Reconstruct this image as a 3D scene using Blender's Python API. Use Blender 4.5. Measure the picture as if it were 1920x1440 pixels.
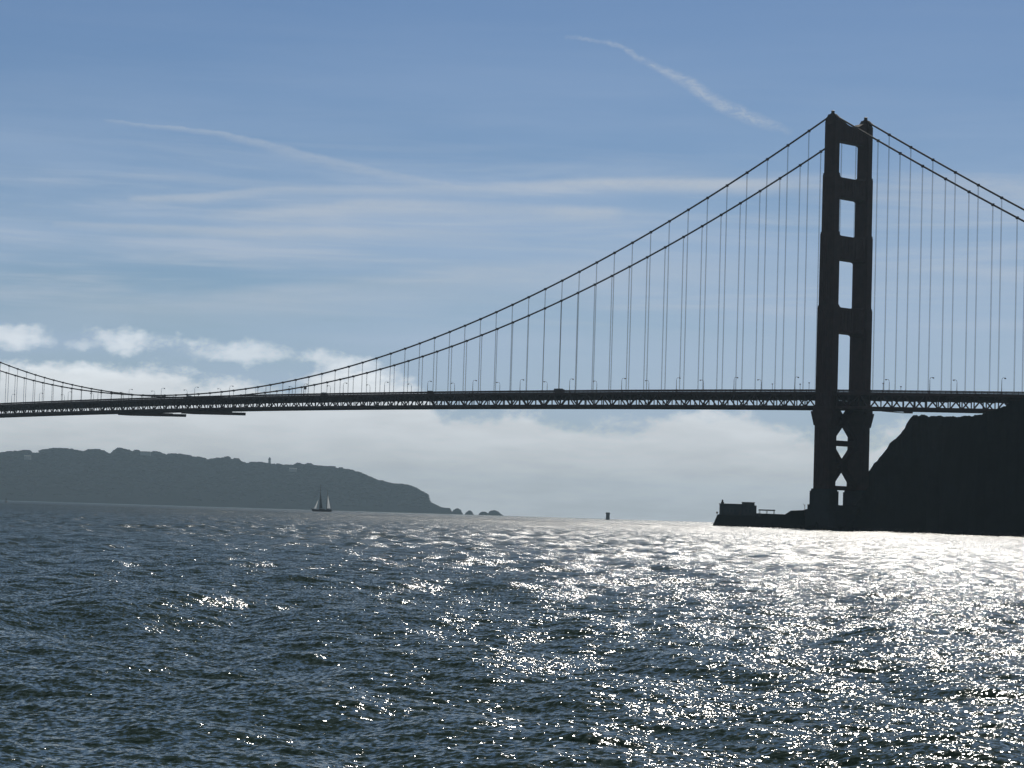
import bpy, math, random
import numpy as np
random.seed(7); RNG = np.random.default_rng(11)
SC = bpy.context.scene
for o in list(bpy.data.objects): bpy.data.objects.remove(o)
R = math.radians

# ------------------------------------------------------------------ camera
F = 4340.15
CAM = np.array([830.593, -965.491, 2.6])
YAW, PITCH, ROLL = -0.852793, 0.0567026, 0.031048
FW = np.array([math.sin(YAW)*math.cos(PITCH), math.cos(YAW)*math.cos(PITCH), math.sin(PITCH)])
_r = np.array([math.cos(YAW), -math.sin(YAW), 0.0]); _u = np.cross(_r, FW)
RT = _r*math.cos(ROLL) + _u*math.sin(ROLL); UP = -_r*math.sin(ROLL) + _u*math.cos(ROLL)
cd = bpy.data.cameras.new("Camera"); camo = bpy.data.objects.new("Camera", cd)
SC.collection.objects.link(camo); SC.camera = camo
from mathutils import Matrix, Vector
m = Matrix(((RT[0], UP[0], -FW[0], CAM[0]), (RT[1], UP[1], -FW[1], CAM[1]), (RT[2], UP[2], -FW[2], CAM[2]), (0, 0, 0, 1)))
camo.matrix_world = m
cd.sensor_width = 36; cd.lens = 36*F/1920; cd.clip_start = 0.5; cd.clip_end = 60000

# ------------------------------------------------------------------ light and sky
SUN_AZ = YAW + R(10.5); SUN_EL = R(38)
SKY_STRENGTH = 0.1
SC.view_settings.view_transform = 'Standard'; SC.view_settings.look = 'None'
SC.view_settings.gamma = 1; SC.view_settings.exposure = -0.76
sd = bpy.data.lights.new("Sun", 'SUN'); sd.energy = 3.8; sd.angle = R(0.5); sd.color = (1, .95, .87)
so = bpy.data.objects.new("Sun", sd); SC.collection.objects.link(so)
sdir = Vector((math.sin(SUN_AZ)*math.cos(SUN_EL), math.cos(SUN_AZ)*math.cos(SUN_EL), math.sin(SUN_EL)))
so.rotation_euler = sdir.to_track_quat('Z', 'Y').to_euler()
so.location = (0, 0, 600)

def ray(x, y):
    return FW + RT*(x-960)/F - UP*(y-720)/F
def azel(x, y):
    d = ray(x, y); return math.degrees(math.atan2(d[0], d[1])-YAW), math.degrees(math.atan2(d[2], math.hypot(d[0], d[1])))
def pt(x, y, D):                       # world point at ground distance D in the direction of a measured feature
    d = ray(x, y); return CAM + d*D/math.hypot(d[0], d[1])

class Nodes:
    def __init__(s, tree): s.t = tree; tree.nodes.clear()
    def n(s, typ, **kw):
        nd = s.t.nodes.new(typ)
        for k, v in kw.items(): setattr(nd, k, v)
        return nd
    def l(s, a, b): s.t.links.new(a, b)
    def put(s, sock, v):
        if isinstance(v, bpy.types.NodeSocket): s.l(v, sock)
        else: sock.default_value = v
    def m(s, op, a, b=None, c=None, clamp=False):
        nd = s.n('ShaderNodeMath', operation=op, use_clamp=clamp)
        for i, v in enumerate((a, b, c)):
            if v is not None: s.put(nd.inputs[i], v)
        return nd.outputs[0]
    def sm(s, v, a, b, lo=0., hi=1.):      # smoothstep
        nd = s.n('ShaderNodeMapRange', interpolation_type='SMOOTHSTEP')
        s.put(nd.inputs['Value'], v); s.put(nd.inputs['From Min'], a); s.put(nd.inputs['From Max'], b)
        s.put(nd.inputs['To Min'], lo); s.put(nd.inputs['To Max'], hi); return nd.outputs[0]
    def vec(s, x, y, z=0.):
        nd = s.n('ShaderNodeCombineXYZ')
        for i, v in enumerate((x, y, z)): s.put(nd.inputs[i], v)
        return nd.outputs[0]
    def noise(s, v, scale=1., detail=3., rough=.5, dist=0., out=0):
        nd = s.n('ShaderNodeTexNoise'); s.put(nd.inputs['Vector'], v); nd.inputs['Scale'].default_value = scale
        nd.inputs['Detail'].default_value = detail; nd.inputs['Roughness'].default_value = rough
        nd.inputs['Distortion'].default_value = dist; return nd.outputs[out]
    def mix(s, f, a, b, blend='MIX'):
        nd = s.n('ShaderNodeMix', data_type='RGBA', blend_type=blend)
        s.put(nd.inputs['Factor'], f); s.put(nd.inputs[6], a); s.put(nd.inputs[7], b); return nd.outputs[2]
    def curve(s, x, pts, x0, x1, y0, y1):  # piecewise curve through points
        nd = s.n('ShaderNodeFloatCurve'); c = nd.mapping.curves[0]
        ps = [((a-x0)/(x1-x0), (b-y0)/(y1-y0)) for a, b in sorted(pts)]
        c.points[0].location = ps[0]; c.points[-1].location = ps[-1]
        for q in ps[1:-1]: c.points.new(*q)
        nd.mapping.update()
        s.put(nd.inputs['Value'], s.m('DIVIDE', s.m('SUBTRACT', x, x0), x1-x0, clamp=True))
        return s.m('MULTIPLY_ADD', nd.outputs[0], y1-y0, y0)

w = bpy.data.worlds.new("World"); SC.world = w; w.use_nodes = True
N = Nodes(w.node_tree)
sky = N.n('ShaderNodeTexSky', sky_type='NISHITA', sun_disc=False, sun_elevation=SUN_EL, sun_rotation=SUN_AZ,
          altitude=0, air_density=1.0, dust_density=0.25, ozone_density=2.5)
tc = N.n('ShaderNodeTexCoord'); sp = N.n('ShaderNodeSeparateXYZ'); N.l(tc.outputs['Generated'], sp.inputs[0])
X, Y, Z = sp.outputs
U = N.m('SUBTRACT', N.m('MULTIPLY', N.m('ARCTAN2', X, Y), 57.29578), math.degrees(YAW))
V = N.m('MULTIPLY', N.m('ARCSINE', Z), 57.29578)
skyc = N.n('ShaderNodeVectorMath', operation='MULTIPLY'); N.l(sky.outputs[0], skyc.inputs[0]); skyc.inputs[1].default_value = (0.56, .69, .87)
col = skyc.outputs[0]
def UV(pts): return [azel(*p) for p in pts]
def white(v, t=(1, 1, 1)): return (t[0]*v/SKY_STRENGTH, t[1]*v/SKY_STRENGTH, t[2]*v/SKY_STRENGTH, 1)
UMIN, UMAX = -16, 16
# broad thin cirrus in long level streaks
st = N.noise(N.vec(N.m('MULTIPLY', U, .11), N.m('MULTIPLY', V, 1.5), 3.1), 1, 6, .62, .4)
st = N.sm(st, .40, .78)
band = N.m('ADD', N.m('MULTIPLY', N.sm(V, 4.0, 5.5), N.sm(V, 9.3, 8.0)), N.m('MULTIPLY', N.sm(V, 16, 9), .10))
col = N.mix(N.m('MULTIPLY', N.m('MULTIPLY', st, band), .62), col, white(.98, (.86, .95, 1.08)))
# veil, whiter low down
veil = N.noise(N.vec(N.m('MULTIPLY', U, .07), N.m('MULTIPLY', V, .5), 9.7), 1, 4, .55)
col = N.mix(N.m('MULTIPLY', N.m('MULTIPLY', N.sm(veil, .2, .65), N.sm(V, 14, 2.5)), .66), col, white(.96, (.74, .92, 1.22)))
wob = N.m('MULTIPLY', N.m('SUBTRACT', N.noise(N.vec(U, V, 1.7), 1.6, 5, .65), .5), .22)
rag = N.noise(N.vec(N.m('MULTIPLY', U, 1.0), N.m('MULTIPLY', V, 2.2), 5.2), 3.2, 7, .75, .8)
def trail(pts, wid, dens, up=.5, lo=1., amt=1., color=.98, ragged=1.):
    """a streak through the given points: wid and dens are (x, value) lists in degrees / 0..1"""
    global col
    q = UV(pts); us = [a for a, b in q]; vs = [b for a, b in q]
    vc = N.curve(U, q, min(us), max(us), min(vs)-.5, max(vs)+.5)
    wd = N.curve(U, [(azel(a, 300)[0], b) for a, b in wid], azel(wid[0][0], 300)[0], azel(wid[-1][0], 300)[0], 0, 2)
    dn = N.curve(U, [(azel(a, 300)[0], b) for a, b in dens], azel(dens[0][0], 300)[0], azel(dens[-1][0], 300)[0], 0, 1)
    d = N.m('SUBTRACT', N.m('ADD', V, N.m('MULTIPLY', wob, ragged)), vc)
    a = N.m('SUBTRACT', 1, N.m('DIVIDE', N.m('ABSOLUTE', N.m('MINIMUM', d, 0)), N.m('MULTIPLY', wd, lo)), clamp=True)
    b = N.m('SUBTRACT', 1, N.m('DIVIDE', N.m('MAXIMUM', d, 0), N.m('MULTIPLY', wd, up)), clamp=True)
    k = N.m('MULTIPLY', N.sm(a, 0, 1), N.sm(b, 0, 1))
    k = N.m('MULTIPLY', k, N.m('ADD', 1-.65*ragged, N.m('MULTIPLY', N.sm(rag, .3, .68), .65*ragged)))
    k = N.m('MULTIPLY', N.m('MULTIPLY', k, dn), amt, clamp=True)
    col = N.mix(k, col, white(color, (.90, .97, 1.06)))
trail([(190, 222), (260, 232), (350, 240), (430, 252), (500, 268), (600, 295), (700, 318), (780, 335), (880, 352)],
      [(190, .08), (400, .13), (560, .26), (760, .24), (880, .15)], [(190, 0), (250, .6), (420, .9), (600, .8), (800, .6), (890, 0)], up=.4, lo=1.25, amt=.40, ragged=.7)
trail([(1050, 68), (1110, 74), (1150, 84), (1200, 110), (1280, 150), (1340, 188), (1400, 216), (1480, 243)],
      [(1050, .16), (1180, .22), (1330, .50), (1400, .50), (1480, .3)], [(1050, 0), (1110, .5), (1200, .62), (1320, .95), (1380, .9), (1440, .6), (1490, 0)], up=.5, lo=.6, amt=.62, ragged=1.35)
trail([(240, 372), (400, 366), (500, 356), (700, 354), (950, 350), (1150, 342), (1400, 345), (1750, 356)],
      [(240, .2), (700, .3), (1200, .4), (1750, .35)], [(240, 0), (340, .6), (600, .4), (900, .45), (1150, .9), (1380, .9), (1500, .4), (1760, .15)], amt=.72, ragged=.35)
trail([(380, 402), (600, 392), (700, 383), (950, 392), (1170, 398), (1300, 402)],
      [(380, .3), (700, .5), (1150, .4), (1300, .3)], [(380, 0), (520, .6), (700, .8), (950, .5), (1110, .95), (1180, .3), (1320, 0)], amt=.62, ragged=.4)
trail([(100, 418), (300, 426), (500, 433), (700, 434), (850, 438), (980, 458)],
      [(100, .2), (500, .3), (980, .6)], [(100, 0), (220, .6), (520, .8), (800, .5), (1000, 0)], amt=.55, ragged=.35)
trail([(180, 326), (350, 332), (520, 344), (640, 350)], [(180, .15), (640, .25)], [(180, 0), (300, .5), (450, .5), (650, 0)], amt=.3, ragged=.3)
trail([(0, 586), (300, 575), (500, 556), (760, 530), (1000, 508), (1400, 500)], [(0, .5), (800, .9), (1400, .8)], [(0, .3), (700, .9), (1200, .8), (1400, .3)], up=.5, lo=1.2, amt=.30, ragged=.3)
trail([(1650, 330), (1760, 338), (1850, 342), (1990, 366)], [(1650, .4), (1990, .7)], [(1650, 0), (1850, .9), (1990, .7)], amt=.36, ragged=.6)
col = N.mix(N.m('MULTIPLY', N.sm(V, 14.5, 24), .85), col, white(.27, (.80, 1.0, .98)))  # dim grey added to the unseen sky overhead to darken the water's reflections
# low cloud bank and its broken top
lump = N.noise(N.vec(N.m('MULTIPLY', U, .75), N.m('MULTIPLY', V, 1.3), 20.3), 1.0, 8, .60, .15)
fine = N.m('SUBTRACT', lump, .5)
fine2 = N.m('SUBTRACT', N.noise(N.vec(N.m('MULTIPLY', U, 1.0), N.m('MULTIPLY', V, 1.6), 77.), 3.4, 6, .62, .3), .5)
top = [(-300, 690), (0, 672), (60, 668), (120, 676), (200, 686), (300, 690), (370, 706), (450, 724), (540, 722), (600, 690), (650, 678), (730, 690), (790, 735), (860, 770), (960, 765), (1030, 780),
       (1110, 800), (1200, 790), (1300, 775), (1390, 768), (1440, 795), (1500, 815), (1600, 822), (1700, 800), (1900, 790), (2100, 770)]
q = UV(top); tv = N.curve(U, q, q[0][0], q[-1][0], 0, 5)
dd = N.m('ADD', N.m('SUBTRACT', tv, V), N.m('ADD', N.m('MULTIPLY', fine, 1.9), N.m('MULTIPLY', fine2, .5)))
bank = N.sm(dd, -.22, .42)
UD = N.m('ADD', U, N.m('MULTIPLY', N.m('SUBTRACT', N.noise(N.vec(U, V, 55.), 1.1, 3), .5), 1.6))
VD = N.m('ADD', N.m('ADD', V, N.m('MULTIPLY', N.m('SUBTRACT', N.noise(N.vec(U, V, 66.), 1.4, 3), .5), .7)), 0)
def puff(x, y, rx, ry, amp=1.):
    a, b = azel(x, y); e = N.m('ADD', N.m('POWER', N.m('DIVIDE', N.m('SUBTRACT', UD, a), rx), 2), N.m('POWER', N.m('DIVIDE', N.m('SUBTRACT', VD, b), ry), 2))
    s_ = N.m('ADD', N.m('SUBTRACT', 1, e), N.m('ADD', N.m('MULTIPLY', fine, 4.4), N.m('MULTIPLY', fine2, .9)))
    return N.m('MULTIPLY', N.sm(s_, -.3, 1.25), amp)
pf = puff(18, 636, 1.15, .34)
for a in [(238, 640, 1.0, .40), (452, 662, 1.35, .32, .9), (170, 650, .6, .22, .6), (650, 682, 1.1, .42)]: pf = N.m('MAXIMUM', pf, puff(*a))
dens = N.m('MAXIMUM', bank, N.m('MULTIPLY', pf, .76))
shade = N.noise(N.vec(N.m('MULTIPLY', U, .35), N.m('MULTIPLY', V, 1.6), 41.), 1.2, 6, .6)
lit = N.m('ADD', N.m('MULTIPLY', N.sm(shade, .3, .7), .22), N.m('MULTIPLY', N.sm(V, .2, 2.6), .42), clamp=True)
lit = N.m('ADD', lit, N.m('MULTIPLY', N.sm(V, 2.4, 3.6), .36), clamp=True)
ccol = N.mix(lit, white(.86, (.93, .98, 1.03)), white(1.66, (.95, 1., 1.04)))
col = N.mix(N.m('MULTIPLY', dens, .93), col, ccol)
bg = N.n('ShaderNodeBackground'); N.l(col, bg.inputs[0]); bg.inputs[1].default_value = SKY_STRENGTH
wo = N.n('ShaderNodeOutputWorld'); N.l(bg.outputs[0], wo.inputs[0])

# ------------------------------------------------------------------ materials
def mat(name, base, rough=.7, var=.25, scale=.3, metal=0., spec=.3, dark=None):
    mt = bpy.data.materials.new(name); mt.use_nodes = True; n = Nodes(mt.node_tree)
    t = n.n('ShaderNodeTexCoord').outputs['Object']
    a = n.noise(t, scale, 5, .6); b = n.noise(t, scale*7, 3, .6)
    f = n.m('ADD', n.m('MULTIPLY', a, .7), n.m('MULTIPLY', b, .3))
    d = dark or tuple(c*(1-var) for c in base); l = tuple(c*(1+var) for c in base)
    c = n.mix(n.sm(f, .3, .7), (*d, 1), (*l, 1))
    p = n.n('ShaderNodeBsdfPrincipled'); n.l(c, p.inputs['Base Color']); p.inputs['Roughness'].default_value = rough
    p.inputs['Metallic'].default_value = metal; p.inputs['Specular IOR Level'].default_value = spec
    bp = n.n('ShaderNodeBump'); bp.inputs['Strength'].default_value = .3; bp.inputs['Distance'].default_value = .3
    n.l(b, bp.inputs['Height']); n.l(bp.outputs[0], p.inputs['Normal'])
    o = n.n('ShaderNodeOutputMaterial'); n.l(p.outputs[0], o.inputs[0]); return mt
M = dict(
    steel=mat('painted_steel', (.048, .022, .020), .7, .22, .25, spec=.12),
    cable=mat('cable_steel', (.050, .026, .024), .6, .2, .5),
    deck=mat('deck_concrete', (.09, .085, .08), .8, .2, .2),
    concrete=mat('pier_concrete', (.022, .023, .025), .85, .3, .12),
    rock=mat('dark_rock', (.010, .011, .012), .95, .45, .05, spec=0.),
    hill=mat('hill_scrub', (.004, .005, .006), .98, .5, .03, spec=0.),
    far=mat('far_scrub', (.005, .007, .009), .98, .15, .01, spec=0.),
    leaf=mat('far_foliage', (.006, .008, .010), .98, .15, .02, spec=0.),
    stone=mat('pale_stone', (.26, .26, .26), .8, .1, .2),
    wall=mat('pale_plaster', (.42, .40, .37), .8, .15, .2),
    dwall=mat('weathered_wall', (.05, .05, .055), .85, .3, .3),
    roof=mat('dark_roof', (.06, .055, .05), .8, .2, .3),
    glass=mat('window_glass', (.05, .055, .06), .15, .1, .5, spec=.6),
    hull=mat('dark_hull', (.02, .022, .028), .4, .1, .2),
    sail=mat('white_sail', (.78, .78, .76), .85, .05, .2),
    dsail=mat('tanned_sail', (.05, .05, .055), .9, .15, .2),
    mast=mat('mast_wood', (.06, .045, .035), .6, .2, .5),
    sand=mat('beach_sand', (.42, .38, .30), .95, .1, .02),
    white=mat('white_paint', (.75, .75, .75), .35, .04, .5),
    darkp=mat('dark_paint', (.04, .045, .06), .35, .1, .5),
    tyre=mat('tyre_rubber', (.02, .02, .02), .9, .1, 1.),
    lamp=mat('lamp_bronze', (.07, .045, .035), .55, .1, 1.),
    lens=mat('lamp_lens', (.35, .33, .28), .3, .05, 1.),
    red=mat('beacon_housing', (.03, .015, .014), .5, .1, 1.),
)

# ------------------------------------------------------------------ mesh building
def sail_mat():
    mt = bpy.data.materials.new('white_sail'); mt.use_nodes = True; n = Nodes(mt.node_tree)
    t = n.n('ShaderNodeTexCoord').outputs['Object']; c = n.mix(n.noise(t, .4, 3), (.74, .75, .76, 1), (.84, .84, .83, 1))
    a = n.n('ShaderNodeBsdfDiffuse'); n.l(c, a.inputs[0]); b = n.n('ShaderNodeBsdfTranslucent'); n.l(c, b.inputs[0])
    m_ = n.n('ShaderNodeMixShader'); m_.inputs[0].default_value = .5; n.l(a.outputs[0], m_.inputs[1]); n.l(b.outputs[0], m_.inputs[2])
    o = n.n('ShaderNodeOutputMaterial'); n.l(m_.outputs[0], o.inputs[0]); return mt
M['sail'] = sail_mat()
class MB:
    def __init__(s): s.v = []; s.f = []; s.n = 0
    def add(s, vs, fs):
        vs = np.asarray(vs, float); s.v.append(vs); s.f += [tuple(i+s.n for i in f) for f in fs]; s.n += len(vs)
    BF = [(0, 3, 2, 1), (4, 5, 6, 7), (0, 1, 5, 4), (1, 2, 6, 5), (2, 3, 7, 6), (3, 0, 4, 7)]
    def box(s, x0, x1, y0, y1, z0, z1):
        s.add([(x0, y0, z0), (x1, y0, z0), (x1, y1, z0), (x0, y1, z0), (x0, y0, z1), (x1, y0, z1), (x1, y1, z1), (x0, y1, z1)], s.BF)
    def bar(s, a, b, w, h, up=(0, 0, 1), taper=1.):
        a = np.array(a, float); b = np.array(b, float); d = b-a; d /= np.linalg.norm(d)
        u = np.array(up, float)
        if abs(d@u) > .99: u = np.array((0, 1., 0))
        r = np.cross(d, u); r /= np.linalg.norm(r); u = np.cross(r, d)
        V = []
        for p, k in ((a, 1.), (b, taper)):
            for sx, sy in ((-1, -1), (1, -1), (1, 1), (-1, 1)): V.append(p + r*sx*w/2*k + u*sy*h/2*k)
        s.add(V, s.BF)
    def tube(s, P, rad, k=8, cap=True):
        P = np.array(P, float); n = len(P); rad = np.broadcast_to(np.array(rad, float), (n,)); V = []
        for i in range(n):
            d = P[min(i+1, n-1)]-P[max(i-1, 0)]; d /= np.linalg.norm(d)
            u = np.array((0, 0, 1.)) if abs(d[2]) < .95 else np.array((0, 1., 0))
            r = np.cross(d, u); r /= np.linalg.norm(r); u = np.cross(r, d)
            for j in range(k):
                t = 2*math.pi*j/k; V.append(P[i]+rad[i]*(r*math.cos(t)+u*math.sin(t)))
        Fs = [(i*k+j, i*k+(j+1) % k, (i+1)*k+(j+1) % k, (i+1)*k+j) for i in range(n-1) for j in range(k)]
        if cap: Fs += [tuple(range(k))[::-1], tuple((n-1)*k+j for j in range(k))]
        s.add(V, Fs)
    def lathe(s, prof, c=(0, 0, 0), k=16):
        V = []; n = len(prof)
        for r, z in prof:
            for j in range(k): t = 2*math.pi*j/k; V.append((c[0]+r*math.cos(t), c[1]+r*math.sin(t), c[2]+z))
        Fs = [(i*k+j, i*k+(j+1) % k, (i+1)*k+(j+1) % k, (i+1)*k+j) for i in range(n-1) for j in range(k)]
        Fs += [tuple(range(k))[::-1], tuple((n-1)*k+j for j in range(k))]
        s.add(V, Fs)
    def prism(s, poly, a, b, f):   # poly 2-D, extruded between parameters a, b through f(u, v, t) -> xyz
        n = len(poly); V = [f(u, v, a) for u, v in poly]+[f(u, v, b) for u, v in poly]
        s.add(V, [tuple(range(n))[::-1], tuple(range(n, 2*n))]+[(i, (i+1) % n, n+(i+1) % n, n+i) for i in range(n)])
    def build(s, name, material, parent=None, smooth=False, loc=None, bevel=0):
        me = bpy.data.meshes.new(name); V = np.concatenate(s.v)
        if loc is not None: V = V-np.array(loc)
        me.from_pydata(V.tolist(), [], s.f); me.update()
        import bmesh
        bm = bmesh.new(); bm.from_mesh(me); bmesh.ops.recalc_face_normals(bm, faces=bm.faces); bm.to_mesh(me); bm.free()
        if smooth: me.polygons.foreach_set('use_smooth', [True]*len(me.polygons))
        me.materials.append(material)
        o = bpy.data.objects.new(name, me); SC.collection.objects.link(o)
        if loc is not None: o.location = loc
        if parent is not None: o.parent = parent
        if bevel:
            md = o.modifiers.new('bevel', 'BEVEL'); md.width = bevel; md.segments = 1; md.limit_method = 'ANGLE'
        return o
def tag(o, label, cat, group=None):
    o['label'] = label; o['category'] = cat
    if group: o['group'] = group
    return o
def empty(name, loc, rz=0.):
    o = bpy.data.objects.new(name, None); SC.collection.objects.link(o); o.location = loc; o.rotation_euler = (0, 0, rz); return o
def copy_tree(o, parent=None):
    c = o.copy(); SC.collection.objects.link(c); c.parent = parent
    for ch in [k for k in bpy.data.objects if k.parent == o]: copy_tree(ch, c)
    return c

# ------------------------------------------------------------------ water: one sheet, real waves
def wavetile(L, n, lmin, lmax, rms, wdir, spread, seed, pw=3.6, chop=.8):
    rg = np.random.default_rng(seed)
    k = np.fft.fftfreq(n, L/n)*2*np.pi; KX, KY = np.meshgrid(k, k, indexing='ij'); K = np.hypot(KX, KY); K[0, 0] = 1
    lam = 2*np.pi/K
    c = (KX*math.cos(wdir)+KY*math.sin(wdir))/K
    P = K**(-pw)*(np.abs(c)**spread+.06)*np.exp(-(lam/lmax)**4)*np.exp(-(lmin/lam)**4)
    P[0, 0] = 0
    A = np.sqrt(P)*(rg.normal(size=(n, n))+1j*rg.normal(size=(n, n)))
    h = np.fft.ifft2(A); s = rms/h.real.std(); A = A*s
    return [np.fft.ifft2(A).real, np.fft.ifft2(-1j*KX/K*A).real*chop, np.fft.ifft2(-1j*KY/K*A).real*chop]
def sample(T, L, x, y):
    n = T[0].shape[0]; fx = (x/L*n) % n; fy = (y/L*n) % n
    i = fx.astype(int) % n; j = fy.astype(int) % n; a = fx-np.floor(fx); b = fy-np.floor(fy); i1 = (i+1) % n; j1 = (j+1) % n
    return [t[i, j]*(1-a)*(1-b)+t[i1, j]*a*(1-b)+t[i, j1]*(1-a)*b+t[i1, j1]*a*b for t in T]
WD = math.atan2(FW[1], FW[0])+R(14)
def build_water():
    ap = CAM[:2]-FW[:2]*14
    th0 = math.atan2(FW[1], FW[0])
    dense = np.linspace(-R(17.5), R(17.5), 980)
    side = np.radians(np.concatenate([np.arange(18.2, 40, .9), np.arange(40, 181, 4.)]))
    th = np.concatenate([-side[::-1], dense, side]); th = th[:-1]        # last one repeats the first
    r = [3.]
    while r[-1] < 12500:
        q = r[-1]
        if q < 26: d = 1.
        elif q < 70: d = .062+.0009*(q-26)
        elif q < 230: d = .10+.0014*(q-70)
        elif q < 800: d = .34+.0018*(q-230)
        elif q < 2600: d = 1.4+.0016*(q-800)
        else: d = q*.05
        r.append(q+d)
    r = np.array(r); dr = np.gradient(r)
    Rr, Th = np.meshgrid(r, th+th0, indexing='ij')
    x = ap[0]+Rr*np.cos(Th); y = ap[1]+Rr*np.sin(Th)
    sp_ = np.maximum(dr[:, None], Rr*np.gradient(th)[None, :])            # grid spacing
    z = np.zeros_like(x); dx = np.zeros_like(x); dy = np.zeros_like(x)
    lost = np.zeros_like(x)
    casc = [(311., 512, 8., 40., .088, WD-R(5), 9, 1, 3.2, .9, 3.0),
            (97.3, 1024, 1.7, 9., .066, WD, 9, 2, 3.4, .9, .8),
            (23.9, 768, .28, 1.6, .0155, WD+R(12), 3.0, 3, 3.4, .8, .22),
            (7.7, 512, .10, .36, .0058, WD-R(20), 1.2, 4, 3.2, .6, .085)]
    cx = x-CAM[0]; cy = y-CAM[1]
    for L, n, l0, l1, rms, wd, spd, seed, pw, chop, g in casc:
        T = wavetile(L, n, l0, l1, rms, wd, spd, seed, pw, chop)
        ca, sa = math.cos(seed*.7), math.sin(seed*.7)
        a, b, c = sample([T[0], T[1]*ca-T[2]*sa, T[1]*sa+T[2]*ca], L, cx*ca+cy*sa, -cx*sa+cy*ca)
        wgt = np.clip(1.6-sp_/g, 0, 1)
        z += a*wgt; dx += b*wgt; dy += c*wgt; lost += (1-wgt)*{1: .02, 2: .09, 3: .13, 4: .07}[seed]
    # calmer patches and gusts
    z[:2] *= 0; dx[:2] = 0; dy[:2] = 0
    co = np.stack([x+dx, y+dy, z], -1)
    nr, nt = x.shape; i = np.arange(nr-1)[:, None]*nt; j = np.arange(nt)[None, :]; j1 = (j+1) % nt
    q = np.stack([i+j, i+nt+j, i+nt+j1, i+j1], -1).reshape(-1, 4)
    verts = co.reshape(-1, 3); nv = len(verts)
    verts = np.vstack([verts, [[ap[0], ap[1], 0]]])
    fan = np.stack([np.full(nt, nv), np.arange(nt), (np.arange(nt)+1) % nt], -1)
    me = bpy.data.meshes.new('water'); nq = len(q); nf = len(fan)
    me.vertices.add(nv+1); me.vertices.foreach_set('co', verts.astype(np.float32).ravel())
    me.loops.add(nq*4+nf*3); me.loops.foreach_set('vertex_index', np.concatenate([q.ravel(), fan.ravel()]).astype(np.int32))
    me.polygons.add(nq+nf)
    me.polygons.foreach_set('loop_start', np.concatenate([np.arange(nq)*4, nq*4+np.arange(nf)*3]).astype(np.int32))
    me.polygons.foreach_set('use_smooth', np.ones(nq+nf, bool))
    me.update(calc_edges=True)
    at = me.attributes.new('ripple', 'FLOAT', 'POINT'); at.data.foreach_set('value', np.append(lost.ravel(), 0).astype(np.float32))
    o = bpy.data.objects.new('water', me); SC.collection.objects.link(o); o['kind'] = 'structure'
    mt = bpy.data.materials.new('sea_water'); mt.use_nodes = True; n = Nodes(mt.node_tree)
    t = n.n('ShaderNodeTexCoord').outputs['Object']
    geo = n.n('ShaderNodeNewGeometry')
    att = n.n('ShaderNodeAttribute', attribute_name='ripple')
    def slope(scale, k, det=3., rough=.6):
        c = n.noise(t, scale, det, rough, 0, 1)
        a = n.n('ShaderNodeVectorMath', operation='SUBTRACT'); n.l(c, a.inputs[0]); a.inputs[1].default_value = (.5, .5, .5)
        b = n.n('ShaderNodeVectorMath', operation='MULTIPLY'); n.l(a.outputs[0], b.inputs[0]); n.put(b.inputs[1], n.vec(k, k, 0.))
        return b.outputs[0]
    gust = n.noise(t, .02, 3, .5)
    k1 = n.m('ADD', n.m('MULTIPLY', n.sm(gust, .3, .7), .40), .28)
    mp = n.n('ShaderNodeMapping'); n.l(t, mp.inputs[0]); mp.inputs['Rotation'].default_value = (0, 0, -WD); mp.inputs['Scale'].default_value = (1, .35, 1)
    grp = n.sm(n.noise(mp.outputs[0], .16, 7, .72), .38, .62)
    k2 = n.m('MULTIPLY', att.outputs['Fac'], n.m('MULTIPLY_ADD', grp, 3.8, 1.1))
    s = n.n('ShaderNodeVectorMath', operation='ADD'); n.l(slope(3.2, k1), s.inputs[0]); n.l(slope(1.1, k2, 4.), s.inputs[1])
    s1 = n.n('ShaderNodeVectorMath', operation='ADD'); n.l(s.outputs[0], s1.inputs[0]); n.l(slope(12., 1.4, 3.), s1.inputs[1])
    s2 = n.n('ShaderNodeVectorMath', operation='ADD'); n.l(geo.outputs['Normal'], s2.inputs[0]); n.l(s1.outputs[0], s2.inputs[1])
    lean = n.n('ShaderNodeVectorMath', operation='ADD'); n.l(s2.outputs[0], lean.inputs[0])   # normals tilted towards the camera to darken the water and add glitter
    ln = n.m('MULTIPLY_ADD', att.outputs['Fac'], .30, .075)
    n.put(lean.inputs[1], n.vec(n.m('MULTIPLY', ln, -math.cos(WD-R(14))), n.m('MULTIPLY', ln, -math.sin(WD-R(14))), 0.))
    s3 = n.n('ShaderNodeVectorMath', operation='NORMALIZE'); n.l(lean.outputs[0], s3.inputs[0])
    p = n.n('ShaderNodeBsdfPrincipled')
    p.inputs['Base Color'].default_value = (.019, .037, .025, 1); n.l(n.m('MULTIPLY_ADD', att.outputs['Fac'], .65, .07), p.inputs['Roughness'])
    p.inputs['IOR'].default_value = 1.25; n.l(s3.outputs[0], p.inputs['Normal'])
    ou = n.n('ShaderNodeOutputMaterial'); n.l(p.outputs[0], ou.inputs[0]); me.materials.append(mt)
    print('water verts', nv)
build_water()

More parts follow.
